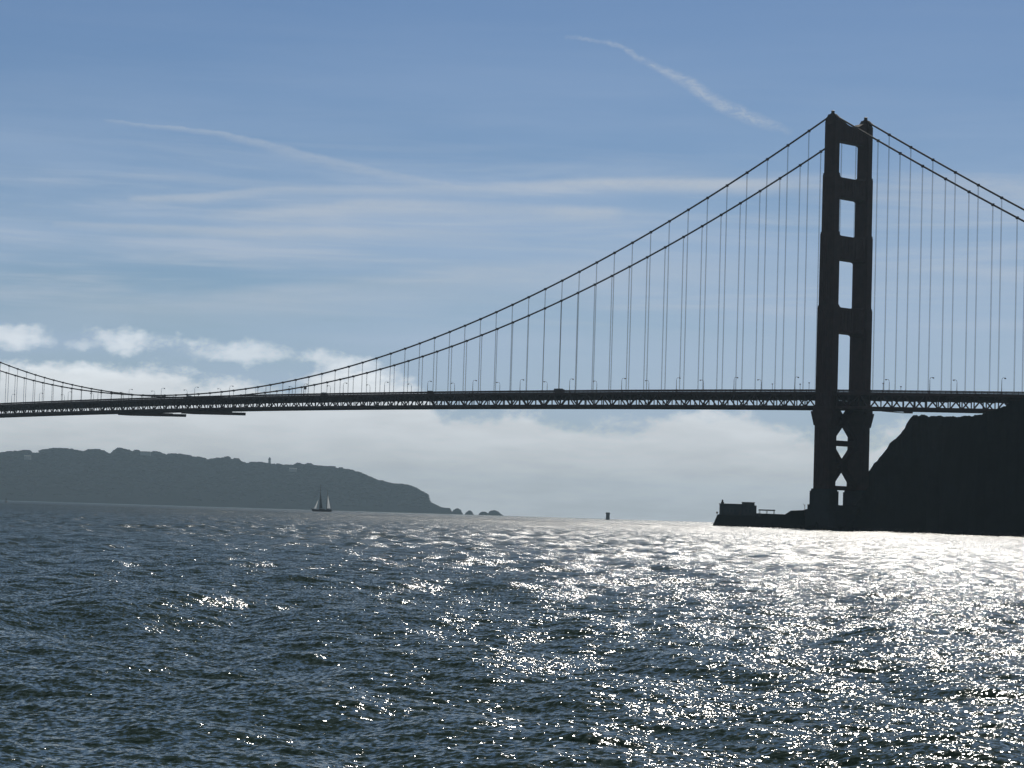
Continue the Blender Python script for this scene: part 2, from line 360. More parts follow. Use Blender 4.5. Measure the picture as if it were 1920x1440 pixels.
# ------------------------------------------------------------------ land: shaped ridges
def fbm1(x, seed, octs=((1, 1),)):
    rg = np.random.default_rng(seed); out = np.zeros_like(x)
    for f, a in octs:
        tb = rg.normal(size=4096); q = x*f; i = np.floor(q).astype(int); t = q-i; t = t*t*(3-2*t)
        out += a*(tb[i % 4096]*(1-t)+tb[(i+1) % 4096]*t)
    return out
def noise2(a, b, seed, octs):
    rg = np.random.default_rng(seed); out = np.zeros_like(a)
    for f, amp in octs:
        tb = rg.normal(size=(256, 256)); p = a*f; q = b*f; i = np.floor(p).astype(int); j = np.floor(q).astype(int)
        s = p-i; t = q-j; s = s*s*(3-2*s); t = t*t*(3-2*t); I, J, I1, J1 = i % 256, j % 256, (i+1) % 256, (j+1) % 256
        out += amp*((tb[I, J]*(1-s)+tb[I1, J]*s)*(1-t)+(tb[I, J1]*(1-s)+tb[I1, J1]*s)*t)
    return out
def ridge(name, material, prof, dist, step, rows_f, rows_b, rough, power=.8, base_z=-1.2, seed=3, jag=0.):
    """heightfield running through a crest line. prof: (x, y) of the crest; dist: (x, foot, crest, back) ground distances"""
    px, py = zip(*prof); xs = np.arange(px[0], px[-1]+.01, step); ys = np.interp(xs, px, py)
    dx, df, dc, db = zip(*dist); foot = np.interp(xs, dx, df); cr = np.interp(xs, dx, dc); bk = np.interp(xs, dx, db)
    if jag: ys = ys+fbm1(xs, seed, ((.5, jag*.5), (.17, jag)))*np.clip((xs-1590)/40, .12, 1)
    V = []; nr = rows_f+rows_b+1
    for x, y, a, c, b in zip(xs, ys, foot, cr, bk):
        zc = pt(x, y, c)[2]
        for i in range(nr):
            if i <= rows_f: t = i/rows_f; D = a+(c-a)*t; z = base_z+(zc-base_z)*(1-(1-t)**1.35)**power
            else:
                t = (i-rows_f)/rows_b; D = c+(b-c)*t; z = zc+(base_z-zc)*(t**1.4)
            p = pt(x, y, D); V.append((p[0], p[1], z))
    V = np.array(V).reshape(len(xs), nr, 3)
    w_ = np.sin(np.linspace(0, 1, rows_f+1)*math.pi); w_ = np.concatenate([w_, np.linspace(.0, .8, rows_b)])
    nz = noise2(V[..., 0], V[..., 1], seed, rough)*w_[None, :]*np.clip(V[:, rows_f, 2]/30, .12, 1)[:, None]
    V[..., 2] += nz; V[..., 0] += nz*.5
    mb = MB(); n = len(xs)
    mb.add(V.reshape(-1, 3), [(i*nr+j, (i+1)*nr+j, (i+1)*nr+j+1, i*nr+j+1) for i in range(n-1) for j in range(nr-1)])
    o = mb.build(name, material, smooth=False); o['kind'] = 'structure'
    return xs, ys, foot, cr, V

near_prof = [(1336, 985), (1338.6, 980), (1341, 974), (1344.7, 966), (1349, 963.5), (1416, 962.3), (1472, 964.3), (1483, 957.5), (1505, 956.5), (1520, 953), (1600, 951), (1618, 903), (1627, 886),
    (1638, 869), (1645, 865.5), (1649, 858), (1656, 850.5), (1663, 840.6), (1668, 830), (1680, 821), (1688, 813), (1696, 804), (1700, 795), (1705.5, 785.5), (1712, 780), (1728, 778.5), (1760, 780), (1765, 780.5), (1800, 781.5),
    (1835, 778), (1850, 772), (1870, 766), (1886, 762), (1893, 752), (1920, 747), (2000, 742), (2200, 735), (2500, 725)]
near_dist = [(1336, 1445, 1450, 1475), (1345, 1440, 1455, 1480), (1416, 1420, 1440, 1475), (1483, 1300, 1320, 1400), (1530, 1256, 1268, 1360), (1600, 1256, 1285, 1390),
             (1700, 1256, 1318, 1450), (1740, 1256, 1322, 1450), (1765, 1246, 1318, 1450), (1800, 1190, 1250, 1440), (1835, 1125, 1168, 1420), (1850, 1112, 1158, 1420), (1920, 1100, 1146, 1380), (2500, 930, 1000, 1400)]
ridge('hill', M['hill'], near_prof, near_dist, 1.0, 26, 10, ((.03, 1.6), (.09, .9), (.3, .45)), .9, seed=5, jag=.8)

def boulders():                                       # scree along the waterline of the point
    rg = np.random.default_rng(8); mb = MB(); dx, df, dc, db = zip(*near_dist)
    for k in range(420):
        x = rg.uniform(1341, 2050); D = np.interp(x, dx, df)+rg.uniform(-9, 5); p = pt(x, 985, D); r_ = rg.uniform(.5, 2.3)*(1 if rg.random() < .85 else 1.4)*(1 if x > 1500 else .6); V = []
        for i, (q, z) in enumerate(((.9, -1), (1., .1), (.7, .6), (.25, .9))):
            for j in range(6):
                a = j*1.047+i*.3; s_ = r_*q*(1+rg.normal()*.22); V.append((p[0]+s_*math.cos(a), p[1]+s_*math.sin(a), r_*z*(.85+rg.normal()*.12)))
        mb.add(V, [(i*6+j, i*6+(j+1) % 6, (i+1)*6+(j+1) % 6, (i+1)*6+j) for i in range(3) for j in range(6)]+[tuple(18+j for j in range(6))])
    o = mb.build('shore_rocks', M['rock']); o['kind'] = 'stuff'; o['label'] = 'dark loose rocks along the waterline below the cliff and tower'
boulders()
far_prof = [(-400, 846), (-100, 849), (0, 848.6), (39, 846), (47, 843.5), (52, 848.6), (70, 850.7), (78, 843.4), (104, 840.3), (133, 843), (140.6, 845.5), (159, 846), (163, 843.4), (182, 843), (200.5, 851), (204, 851.8),
    (218.8, 840.3), (234, 844), (247, 848), (252.6, 844.7), (258, 848), (276, 849), (284, 846.6), (294, 847.3), (304.7, 852.6), (317.7, 850.7), (338.5, 852.6), (351.6, 855), (372, 857.8), (383, 862), (403.6, 859.6),
    (416.7, 859), (422, 856), (427, 859.6), (442.7, 861.7), (449, 867.4), (463.5, 869.5), (468.8, 866.4), (481.8, 866.9), (500, 870), (521.6, 871), (547.4, 872), (556, 869.3), (566, 871.6), (576, 869.3), (584.7, 873),
    (610.5, 874.4), (636, 878.7), (656, 882.5), (679, 890), (702, 899.7), (730.8, 906), (759.5, 909.4), (773.8, 914), (794, 927.4), (805, 940), (828, 951), (842.6, 953), (848, 961), (852, 966.5)]
DF = [(-400, 9900, 10800, 12200), (500, 10200, 10900, 11900), (760, 10300, 10700, 11300), (852, 10300, 10420, 10650)]
ground_prof = [(x, y+(5 if 40 < x < 640 else 3) if x < 780 else y) for x, y in far_prof]
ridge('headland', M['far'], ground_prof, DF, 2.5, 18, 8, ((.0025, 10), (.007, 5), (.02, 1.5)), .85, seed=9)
def canopy_mesh():                                   # a distant wood: thousands of ragged crowns on the slopes
    px, py = zip(*far_prof); mb = MB(); rg = np.random.default_rng(4)
    dx, df, dc, db = zip(*DF); n = 0
    gx, gy = zip(*ground_prof)
    for k in range(5200):
        x = rg.uniform(-300, 800); crest = rg.random() < .30
        t = 1 if crest else rg.random()**.7
        a = np.interp(x, dx, df); c = np.interp(x, dx, dc)
        ys = np.interp(x, px, py); yg = np.interp(x, gx, gy)
        zc = pt(x, yg, c)[2]; ztop = pt(x, ys, c)[2]
        if crest: D = c+rg.uniform(-35, 35); g = zc-5; top = ztop+max(-3, rg.normal()*2.6-.5); rr = rg.uniform(9, 21)
        else:
            t = min(t, .97); D = a+(c-a)*t; g = -1.2+(zc+1.2)*(1-(1-t)**1.35)**.85
            if g < 20: continue
            top = g+rg.uniform(4, 10); rr = rg.uniform(9, 21)
        p = pt(x, 950, D); hh = (top-g)/2+1; m_ = 7
        V = []
        for i, (q, zz) in enumerate(((.55, -1), (1., -.35), (.95, .25), (.55, .8), (.12, 1.))):
            for j in range(m_):
                s_ = rr*q*(1+rg.normal()*.16); V.append((p[0]+s_*math.cos(j*6.283/m_+i*.4), p[1]+s_*math.sin(j*6.283/m_+i*.4), g+hh+hh*zz*(1+rg.normal()*.05) if zz < 1 else top))
        mb.add(V, [(i*m_+j, i*m_+(j+1) % m_, (i+1)*m_+(j+1) % m_, (i+1)*m_+j) for i in range(4) for j in range(m_)])
    o = mb.build('forest', M['leaf']); o['kind'] = 'stuff'
    o['label'] = 'hazy dark forest covering the long headland across the water'
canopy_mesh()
# beach strip at the far shore
mb = MB(); b0 = []; 
for x in np.arange(28, 74, 4.): b0.append((x, 10165-(1-abs(x-51)/25)*15))
V = []
for x, D in b0:
    for dd_, z in ((0, -1), (3, .6), (110, 9)):
        p = pt(x, 940, D+dd_); V.append((p[0], p[1], z))
mb.add(V, [(i*3+j, (i+1)*3+j, (i+1)*3+j+1, i*3+j+1) for i in range(len(b0)-1) for j in range(2)])
o = mb.build('beach', M['sand']); o['kind'] = 'structure'

def sea_rock(x, top, wl, wr, D, label, seed, peak=0.5):
    rg = np.random.default_rng(seed); c = pt(x, 965, D); px_ = D/F; hw = (wr-wl)/2*px_; cx_ = pt((wl+wr)/2, 965, D)
    H = pt(x, top, D)[2]; mb = MB(); k = 18; V = []; lv = ((1.0, -1.5), (.97, .12), (.82, .42), (.58, .74), (.28, .95), (.04, 1.0))
    for i, (q, z) in enumerate(lv):
        for j in range(k):
            a = j*6.283/k; s_ = q*(1+.10*rg.normal()*(q > .1)); sh = (peak-.5)*2*hw*(z if z > 0 else 0)
            V.append((RT[0]*(hw*s_*math.cos(a)+sh)+FW[0]*hw*.8*s_*math.sin(a), RT[1]*(hw*s_*math.cos(a)+sh)+FW[1]*hw*.8*s_*math.sin(a), (H*z if z > 0 else z)*(1+.03*rg.normal())))
    mb.add(V, [(i*k+j, i*k+(j+1) % k, (i+1)*k+(j+1) % k, (i+1)*k+j) for i in range(5) for j in range(k)]+[tuple(5*k+j for j in range(k))])
    o = mb.build('sea_rock', M['far']); o.location = (cx_[0], cx_[1], 0)
    tag(o, label, 'rock', 'sea rocks off the headland point')
sea_rock(858, 953.5, 846, 868, 10300, 'pointed hazy sea rock joined to the tip of the headland', 1, .5)
sea_rock(880, 957.3, 872, 888, 10340, 'small round hazy sea rock standing alone, second out from the headland tip', 2)
sea_rock(908, 959.3, 897, 917, 10400, 'low hazy sea rock leaning against the left side of the widest outer rock', 3)
sea_rock(927, 956.8, 913, 942, 10450, 'widest domed hazy sea rock, farthest out from the headland tip', 4, .45)

# ------------------------------------------------------------------ the bridge
TOP, SAG, SA, SB = 226.437, 141.509, .561484, .000202183
def zcab(x): return TOP-SAG+SAG*((x+640.08)/640.08)**2 if x <= 0 else TOP-SA*x+SB*x*x
def zdeck(x):                                         # top of railing
    if x > 0: return 76.1-.0295*x
    return 83.9-7.8*((x+720)/720)**2
YC = 13.716
X0, X1 = -1280.16, 343.
BR = empty('suspension_bridge', (0, 0, 0))
tag(BR, 'long suspension bridge with one tall stepped art deco tower crossing the strait', 'bridge')

def leg(sy):
    mb = MB(); cy = sy*YC
    # stepped, notched shaft: (z0, z1, half x, half y)
    for z0, z1, hx, hy in ((21, 56.5, 5.75, 3.05), (63.5, 120.6, 5.75, 3.05), (120.6, 160.8, 5.1, 2.85), (160.8, 193, 4.45, 2.6), (193, 222, 3.8, 2.3)):
        k = .80
        pol = [(-hx, -hy*k), (-hx*.9, -hy*k), (-hx*.9, -hy*.9), (-hx*k*.9, -hy*.9), (-hx*k*.9, -hy), (hx*k*.9, -hy), (hx*k*.9, -hy*.9), (hx*.9, -hy*.9), (hx*.9, -hy*k), (hx, -hy*k)]
        pol = pol+[(a, -b) for a, b in pol[::-1]]
        mb.prism(pol, z0, z1, lambda u, v, t: (u, cy+v, t))
        # collar at the step and vertical ribs
        if z1 < 222 and z0 > 60:
            mb.prism([(a*1.0, b*1.0) for a, b in pol], z1+.002, z1+1.1, lambda u, v, t: (u*.965, cy+v*.965, t))
        for i in (-2, -1, 0, 1, 2): mb.box(i*hx*.28-.18, i*hx*.28+.18, cy+sy*hy, cy+sy*(hy+.22), z0+1.5, z1-1.5)
    # deck level brackets
    mb.prism([(56.5, 5.75), (63.5, 7.9), (64.2, 7.9), (64.2, -7.9), (63.5, -7.9), (56.5, -5.75)], -3.3, 3.3, lambda u, v, t: (v, cy+t, u))
    mb.box(-6.6, 6.6, cy-3.6, cy+3.6, 64.2, 67)
    # head that carries the saddle
    mb.prism([(-3.8, 222), (-2.6, 224.4), (-1.6, 226.2), (1.6, 226.2), (2.6, 224.4), (3.8, 222)], -2.0, 2.0, lambda u, v, t: (u, cy+t, v))
    o = mb.build('tower_leg', M['steel'], BR, loc=(0, cy, 0))
    def fix(c): c.location = (0, 0, 0)
    s_ = MB(); s_.prism([(-5.2, TOP-2.6), (-2.2, TOP-.2), (0, TOP+.7), (2.2, TOP-.2), (5.2, TOP-2.6), (4.6, TOP-3.2), (-4.6, TOP-3.2)], -.8, .8, lambda u, v, t: (u, cy+t, v))
    fix(s_.build('cable_saddle', M['steel'], o, loc=(0, cy, 0)))
    b_ = MB(); b_.lathe([(1.3, 225.2), (1.0, 226.3), (.65, 226.7), (.62, 227.7), (1.1, 227.9), (1.1, 228.1), (.9, 228.2), (.9, 228.9), (1.15, 229.0), (.5, 229.4)], (0, cy, -.9), 12)
    fix(b_.build('beacon', M['red'], o, loc=(0, cy, 0)))
    return o
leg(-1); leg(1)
def strut(z0, z1, hx, inner, top=False):
    mb = MB(); n = 14; lip = .9; H = z1-z0
    pol = []
    ch = 1.7
    pol = [(-inner, z0-1.6), (-inner+1.0, z0-.35), (-inner+2.4, z0), (inner-2.4, z0), (inner-1.0, z0-.35), (inner, z0-1.6)]
    if top:
        pol += [(inner, z1+2.8), (inner*.72, z1+1.9), (inner*.45, z1+.2), (inner*.22, z1-.55), (0, z1-.8), (-inner*.22, z1-.55), (-inner*.45, z1+.2), (-inner*.72, z1+1.9), (-inner, z1+2.8)]
    else:
        pol += [(inner, z1+1.5), (inner-.7, z1+.4), (inner-1.6, z1), (-inner+1.6, z1), (-inner+.7, z1+.4), (-inner, z1+1.5)]
    mb.prism(pol, -hx, hx, lambda u, v, t: (t, u, v))
    for sx in (-1, 1):                                 # chevron ribs on the faces
        for k in range(-3, 4):
            y = k*inner/3.8; mb.box(sx*hx if sx > 0 else -hx-.3, sx*hx+.3 if sx > 0 else -hx, y-.35, y+.35, z0+1.2+abs(k)*.4, z1-1.2-abs(k)*.1)
        mb.box(min(sx*hx, sx*(hx+.45)), max(sx*hx, sx*(hx+.45)), -inner+1.9, inner-1.9, z0+.3, z0+.9)
    return mb.build('portal_strut', M['steel'], BR, loc=(0, 0, z0))
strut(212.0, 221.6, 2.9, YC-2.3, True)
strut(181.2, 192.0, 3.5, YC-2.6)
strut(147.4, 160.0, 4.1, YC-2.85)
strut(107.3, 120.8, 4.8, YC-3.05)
IN = YC-3.05
def xbrace(zc, arm):
    mb = MB()
    for s_ in (-1, 1):
        mb.bar((0, -IN, zc-s_*arm), (0, IN, zc+s_*arm), 3.4, 2.3, up=(1, 0, 0)) if False else mb.prism(
            [(-IN, zc-s_*arm-1.7), (-IN, zc-s_*arm+1.7), (IN, zc+s_*arm+1.7), (IN, zc+s_*arm-1.7)], -1.7-.004*s_, 1.7+.004*s_, lambda u, v, t: (t, u, v))
    mb.prism([(-3.4, zc), (-1.2, zc+2.9), (1.2, zc+2.9), (3.4, zc), (1.2, zc-2.9), (-1.2, zc-2.9)], -1.9, 1.9, lambda u, v, t: (t, u, v))
    return mb.build('cross_brace', M['steel'], BR, loc=(0, 0, zc))
xbrace(35.2, 11.6); xbrace(59.6, 11.2)
for z0, z1 in ((45.8, 48.7), (21.8, 24.1)):
    mb = MB(); mb.box(-1.9, 1.9, -IN, IN, z0, z1); mb.build('horizontal_strut', M['steel'], BR, loc=(0, 0, z0))
mb = MB(); mb.box(-4.2, 4.2, -IN, IN, 66.8, 70.2); mb.build('horizontal_strut', M['steel'], BR, loc=(0, 0, 66.8))
mb = MB()                                              # pier and pedestals
mb.prism([(-8.2, -19.2), (8.2, -19.2), (10.4, -16.5), (10.4, 16.5), (8.2, 19.2), (-8.2, 19.2), (-10.4, 16.5), (-10.4, -16.5)], -1.4, 11.0, lambda u, v, t: (u, v, t))
mb.box(-8.1, 8.1, -17.8, 17.8, 11.0, 13.6)
for s_ in (-1, 1):
    mb.box(-6.9, 6.9, s_*YC-3.9, s_*YC+3.9, 13.6, 21.0)
    mb.box(-6.3, 6.3, s_*YC-3.5, s_*YC+3.5, 21.0, 22.2)
for k in range(-5, 6): mb.box(-10.7, -10.4, k*3-.3, k*3+.3, 1, 10.2)
mb.build('tower_pier', M['concrete'], BR)

# cables with bands
def cable(sy):
    xs = np.concatenate([np.arange(X0, 0, 7.62), [0], np.arange(7.62, X1, 7.62)])
    mb = MB(); mb.tube([(x, sy*YC, zcab(x)) for x in xs], .50, 10)
    return mb.build('main_cable', M['cable'], BR, smooth=True)
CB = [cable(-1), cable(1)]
sus = []
for sy in (-1, 1):
    for i in range(1, 84): sus.append((-(15.24*i+1.74), sy))
    for i in range(1, 22): sus.append((15.24*i+1.74, sy))
def susp_add(mb, x, sy):
    y = sy*YC; z0 = zdeck(x)-3.4; z1 = zcab(x)
    if z1-z0 < 1.5: return
    for dx_ in (-.24, .24): mb.tube([(x+dx_, y, z0), (x+dx_, y, z1)], .08, 6)
    mb.box(x-.55, x+.55, y-.62, y+.62, z1-.72, z1+.64)      # cable band
inview = []
for x, sy in sus:
    d = np.array([x, sy*YC, zdeck(x)])-CAM; px_ = 960+F*(d@RT)/(d@FW); inview.append((-30 < px_ < 1950, (zcab(x)-zdeck(x))/(d@FW), x, sy))
inview.sort(key=lambda t: (not t[0], -t[1]))
for k, (v, h_, x, sy) in enumerate(inview[:100]):
    mb = MB(); susp_add(mb, x, sy); mb.build('suspender', M['cable'], BR, loc=(x, sy*YC, zdeck(x)-3.4))
mb = MB()
for v, h_, x, sy in inview[100:]: susp_add(mb, x, sy)
o = mb.build('suspender', M['cable'], BR); o['kind'] = 'stuff'

# deck: slab, trusses, floor framing, railings
PX = np.arange(-168, 46)*7.62
PX = PX[(PX > X0) & (PX < X1)]
mb = MB()
for a, b in zip(PX[:-1], PX[1:]):
    za, zb = zdeck(a)-1.45, zdeck(b)-1.45
    for y0, y1, t_, u_ in ((-9.4, 9.4, 0, .5), (-12.6, -9.4, .2, .35), (9.4, 12.6, .2, .35)):
        mb.add([(a, y0, za+t_-u_), (b, y0, zb+t_-u_), (b, y1, zb+t_-u_), (a, y1, za+t_-u_), (a, y0, za+t_), (b, y0, zb+t_), (b, y1, zb+t_), (a, y1, za+t_)], MB.BF)
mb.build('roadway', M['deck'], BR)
for sy in (-1, 1):
    mb = MB(); y = sy*YC
    for i, (a, b) in enumerate(zip(PX[:-1], PX[1:])):
        ta, tb = zdeck(a)-2.0, zdeck(b)-2.0; ba, bb = ta-7.7, tb-7.7
        mb.bar((a, y, ta-.15), (b, y, tb-.15), .9, 1.5); mb.bar((a, y, ba+.1), (b, y, bb+.1), .9, 1.35)
        mb.bar((a, y+.004, ta), (a, y+.004, ba), .45, .5)
        if i % 2 == 0: mb.bar((a, y, ta), (b, y, bb), .55, .62)
        else: mb.bar((a, y, ba), (b, y, tb), .55, .62)
    mb.build('stiffening_truss', M['steel'], BR)
    mb = MB(); y = sy*12.75                             # railing: posts, rails, pickets
    for a, b in zip(PX[:-1], PX[1:]):
        mb.bar((a, y, zdeck(a)-1.55), (b, y, zdeck(b)-1.55), .2, .5)
        for h_, w_ in ((-.05, .16), (-1.1, .12)): mb.bar((a, y, zdeck(a)+h_), (b, y, zdeck(b)+h_), w_, .12)
        for q_ in (0, .5): x = a+(b-a)*q_; mb.box(x-.1, x+.1, y-.12, y+.12, zdeck(x)-1.3, zdeck(x)+.06)
        for q_ in range(1, 20):
            if q_ != 10: x = a+(b-a)*q_/20; mb.box(x-.14, x+.14, y-.05, y+.05, zdeck(x)-1.1, zdeck(x)-.1)
    mb.build('side_railing', M['steel'], BR)
mb = MB()
for i, a in enumerate(PX):
    t_ = zdeck(a)-2.0
    mb.box(a-.3, a+.3, -YC+.5, YC-.5, t_-3.0, t_-.05)                      # floor beam
    mb.box(a-.35, a+.35, -YC+.5, YC-.5, t_-8.2, t_-7.3)                        # bottom strut
    if i < len(PX)-1:
        b = PX[i+1]; tb = zdeck(b)-2.0
        for y in (-8.2, -5.4, -2.7, 0, 2.7, 5.4, 8.2): mb.bar((a+.25, y, t_-.45), (b-.25, y, tb-.45), .3, .7)
        s_ = 1 if i % 2 else -1
        mb.bar((a, -s_*(YC-.6), t_-7.8), (b, 0, tb-7.8), .5, .5); mb.bar((a, s_*(YC-.6), t_-7.84), (b, 0, tb-7.84), .5, .5)
mb.build('floor_framing', M['steel'], BR)

# ------------------------------------------------------------------ street lamps on both sidewalks
def lamp_proto():
    r = empty('street_lamp', (0, 0, 0))
    p = MB(); p.box(-.28, .28, -.28, .28, 0, 1.3); p.tube([(0, 0, 1.3), (0, 0, 4), (0, 0, 7.0)], [.19, .15, .12], 8); p.build('pole', M['lamp'], r)
    a = MB(); a.tube([(0, 0, 6.9), (0, .12, 7.5), (0, .5, 8.0), (0, 1.1, 8.25), (0, 1.9, 8.28), (0, 2.5, 8.15)], [.12, .11, .10, .10, .09, .09], 8); a.build('arm', M['lamp'], r)
    h = MB(); h.prism([(2.2, 8.4), (3.1, 8.3), (3.3, 7.95), (3.0, 7.82), (2.3, 7.95)], -.22, .22, lambda u, v, t: (t, u, v)); hh = h.build('lamp_head', M['lamp'], r)
    l = MB(); l.prism([(2.35, 7.93), (2.98, 7.80), (2.9, 7.68), (2.45, 7.76)], -.18, .18, lambda u, v, t: (t, u, v)); l.build('lens', M['lens'], hh)
    return r
proto = lamp_proto(); first = True
ORD = ['first', 'second', 'third', 'fourth', 'fifth', 'sixth', 'seventh', 'eighth', 'ninth', 'tenth', 'eleventh', 'twelfth', 'thirteenth', 'fourteenth', 'fifteenth', 'sixteenth', 'seventeenth', 'eighteenth', 'nineteenth', 'twentieth', 'twenty-first']
spots = []
for k in range(20): spots.append((-24.4-45.72*k, -1, f'street lamp with right-pointing arm, {ORD[k]} in its row left of the tower'))
for k in range(18): spots.append((-71.9-45.72*k, 1, f'street lamp with left-pointing arm, {ORD[k]} in its row left of the tower'))
for k in range(2): spots.append((69.2+45.72*k, -1, f'street lamp with right-pointing arm, {ORD[k]} in its row right of the tower'))
for k in range(3): spots.append((22+45.72*k, 1, f'street lamp with left-pointing arm, {ORD[k]} in its row right of the tower'))
for x, sy, lb in spots:
    d = np.array([x, sy*9.6, 85])-CAM
    if not (-6 < 960+F*(d@RT)/(d@FW) < 1926): continue
    o = proto if first else copy_tree(proto); first = False
    o.location = (x, sy*12.2, zdeck(x)-1.28); o.rotation_euler = (0, 0, 0 if sy < 0 else math.pi)
    tag(o, lb, 'street lamp', 'street lamps along the bridge deck')

# small masts and a sign beside the road
def sign_mast(x, sy, h, label, kind='camera'):
    r = empty('signal_mast', (x, sy*12.1, zdeck(x)-1.27))
    p = MB(); p.tube([(0, 0, 0), (0, 0, h)], [.14, .1], 8); p.build('pole', M['lamp'], r)
    q = MB()
    if kind == 'camera': q.box(-.35, .35, -.25, .25, h, h+.5); q.build('camera_box', M['lamp'], r)
    else: q.box(-1.3, 1.3, -.12, .12, h-2.2, h-.4); q.build('sign_board', M['lamp'], r)
    tag(r, label, 'mast', 'small masts along the bridge deck')
sign_mast(-41, -1, 4.0, 'short signal mast just left of the street lamp nearest the tower')
sign_mast(-20.5, -1, 3.9, 'short signal mast on the deck between the tower and the nearest lamp to its left')
sign_mast(-14.0, -1, 4.6, 'signal mast on the deck closest to the left edge of the tower')
sign_mast(38, -1, 4.6, 'signal mast on the deck just right of the tower')
sign_mast(50, -1, 2.9, 'low signal mast on the deck midway between tower and first right lamp')
sign_mast(-480, -1, 6.4, 'mast with a square sign board standing on the deck where the cables dip', 'sign')

# ------------------------------------------------------------------ vehicles on the roadway
def vehicle(name, x, y, L, W, H, body, label, cat, cab=1.6, boxy=False):
    r = empty(name, (x, y, zdeck(x)-1.44)); hx = L/2
    b = MB()
    if boxy:
        b.prism([(-hx, .55), (hx-cab-.15, .55), (hx-cab-.15, H), (-hx, H)], -W/2, W/2, lambda u, v, t: (u, t, v)); b.build('cargo_box', body, r)
        c = MB(); c.prism([(hx-cab, .45), (hx, .45), (hx, 1.3), (hx-.35, H*.82), (hx-cab, H*.85)], -W/2*.95, W/2*.95, lambda u, v, t: (u, t, v)); cb = c.build('cab', body, r)
    else:
        b.prism([(-hx, .4), (hx, .4), (hx, .95), (hx-.9, 1.15), (hx-1.7, H), (-hx+.15, H), (-hx, H*.7)], -W/2, W/2, lambda u, v, t: (u, t, v)); cb = b.build('body', body, r)
    g = MB(); g.prism([(hx-1.75, H*.62), (hx-.75 if boxy else hx-1.25, H*.62), (hx-.8 if boxy else hx-1.45, H*.78), (hx-1.75, H*.78)], -W/2-.012, W/2+.012, lambda u, v, t: (u, t, v)); g.build('side_window', M['glass'], cb)
    for sx in (-1, 1):
        for s2 in (-1, 1):
            w_ = MB(); w_.tube([(sx*hx*.62, s2*(W/2-.22), .38), (sx*hx*.62, s2*(W/2), .38)], .38, 12); w_.build('wheel', M['tyre'], r)
    tag(r, label, cat)
vehicle('van', -632, -8.0, 5.6, 2.0, 2.45, M['white'], 'white van on the bridge roadway above the hanging work platforms', 'van')
vehicle('truck', -221, -8.0, 7.5, 2.4, 2.65, M['darkp'], 'dark box truck on the bridge roadway in the middle of the long span', 'truck', boxy=True)
vehicle('van', -346, -8.1, 5.2, 2.0, 2.2, M['darkp'], 'dark van on the bridge roadway left of the dark box truck', 'van')
vehicle('van', -463, -8.0, 5.4, 2.0, 2.3, M['white'], 'white van on the bridge roadway beside the square sign board', 'van')

# ------------------------------------------------------------------ platforms hanging under the deck
def platform(xa, xb, dza, dzb, yw, label, th=1.3):
    xm = (xa+xb)/2; r = empty('work_platform', (xm, 0, zdeck(xm)-10.2)); base = zdeck(xm)-10.2
    def P(x, y, dz): return (x-xm, y, zdeck(x)-10.2+dz-base)
    n = 12; xs = np.linspace(xa, xb, n+1)
    b = MB()
    for a, c in zip(xs[:-1], xs[1:]):
        da = dza+(dzb-dza)*(a-xa)/(xb-xa); dc = dza+(dzb-dza)*(c-xa)/(xb-xa)
        for y in (-yw, yw):
            b.prism([(0, 0), (1, 0), (1, 1), (0, 1)], y-.05, y+.05, lambda u, v, t: (lambda p0, p1: tuple(np.array(p0)*(1-u)+np.array(p1)*u))(P(a, t, da-th*v), P(c, t, dc-th*v)))
            b.bar(P(a, y, da), P(c, y, dc), .3, .3); b.bar(P(a, y, da-th), P(c, y, dc-th), .3, .3)
            b.bar(P(a, y, da), P(c, y, dc-th), .22, .22); b.bar(P(c, y, dc), P(c, y, dc-th), .2, .2)
    b.build('frame', M['steel'], r)
    f = MB()
    for a, c in zip(xs[:-1], xs[1:]):
        da = dza+(dzb-dza)*(a-xa)/(xb-xa); dc = dza+(dzb-dza)*(c-xa)/(xb-xa)
        p = [P(a, -yw, da-th-.2), P(c, -yw, dc-th-.2), P(c, yw, dc-th-.2), P(a, yw, da-th-.2)]
        q = [(u[0], u[1], u[2]+.18) for u in p]; f.add(p+q, MB.BF)
    f.build('platform_floor', M['deck'], r)
    h = MB()
    for x in (xs[3], xs[7], xs[11]):
        d_ = dza+(dzb-dza)*(x-xa)/(xb-xa)
        for y in (-yw+.1, yw-.1):
            h.bar(P(x, y, d_-.2), P(x, y, .6), .14, .14)
    h.build('hanger', M['steel'], r)
    tag(r, label, 'work platform', 'work platforms hanging under the deck')
platform(-735, -657, -.2, -2.0, 6, 'long dark work platform hanging under the deck, the left one of the pair at midspan', 1.8)
platform(-645, -578, -.1, -1.6, 6, 'long dark work platform hanging under the deck, the right one of the pair at midspan', 1.8)
platform(35, 41, -.3, -.3, 9, 'short work platform hanging under the deck just right of the tower', .6)

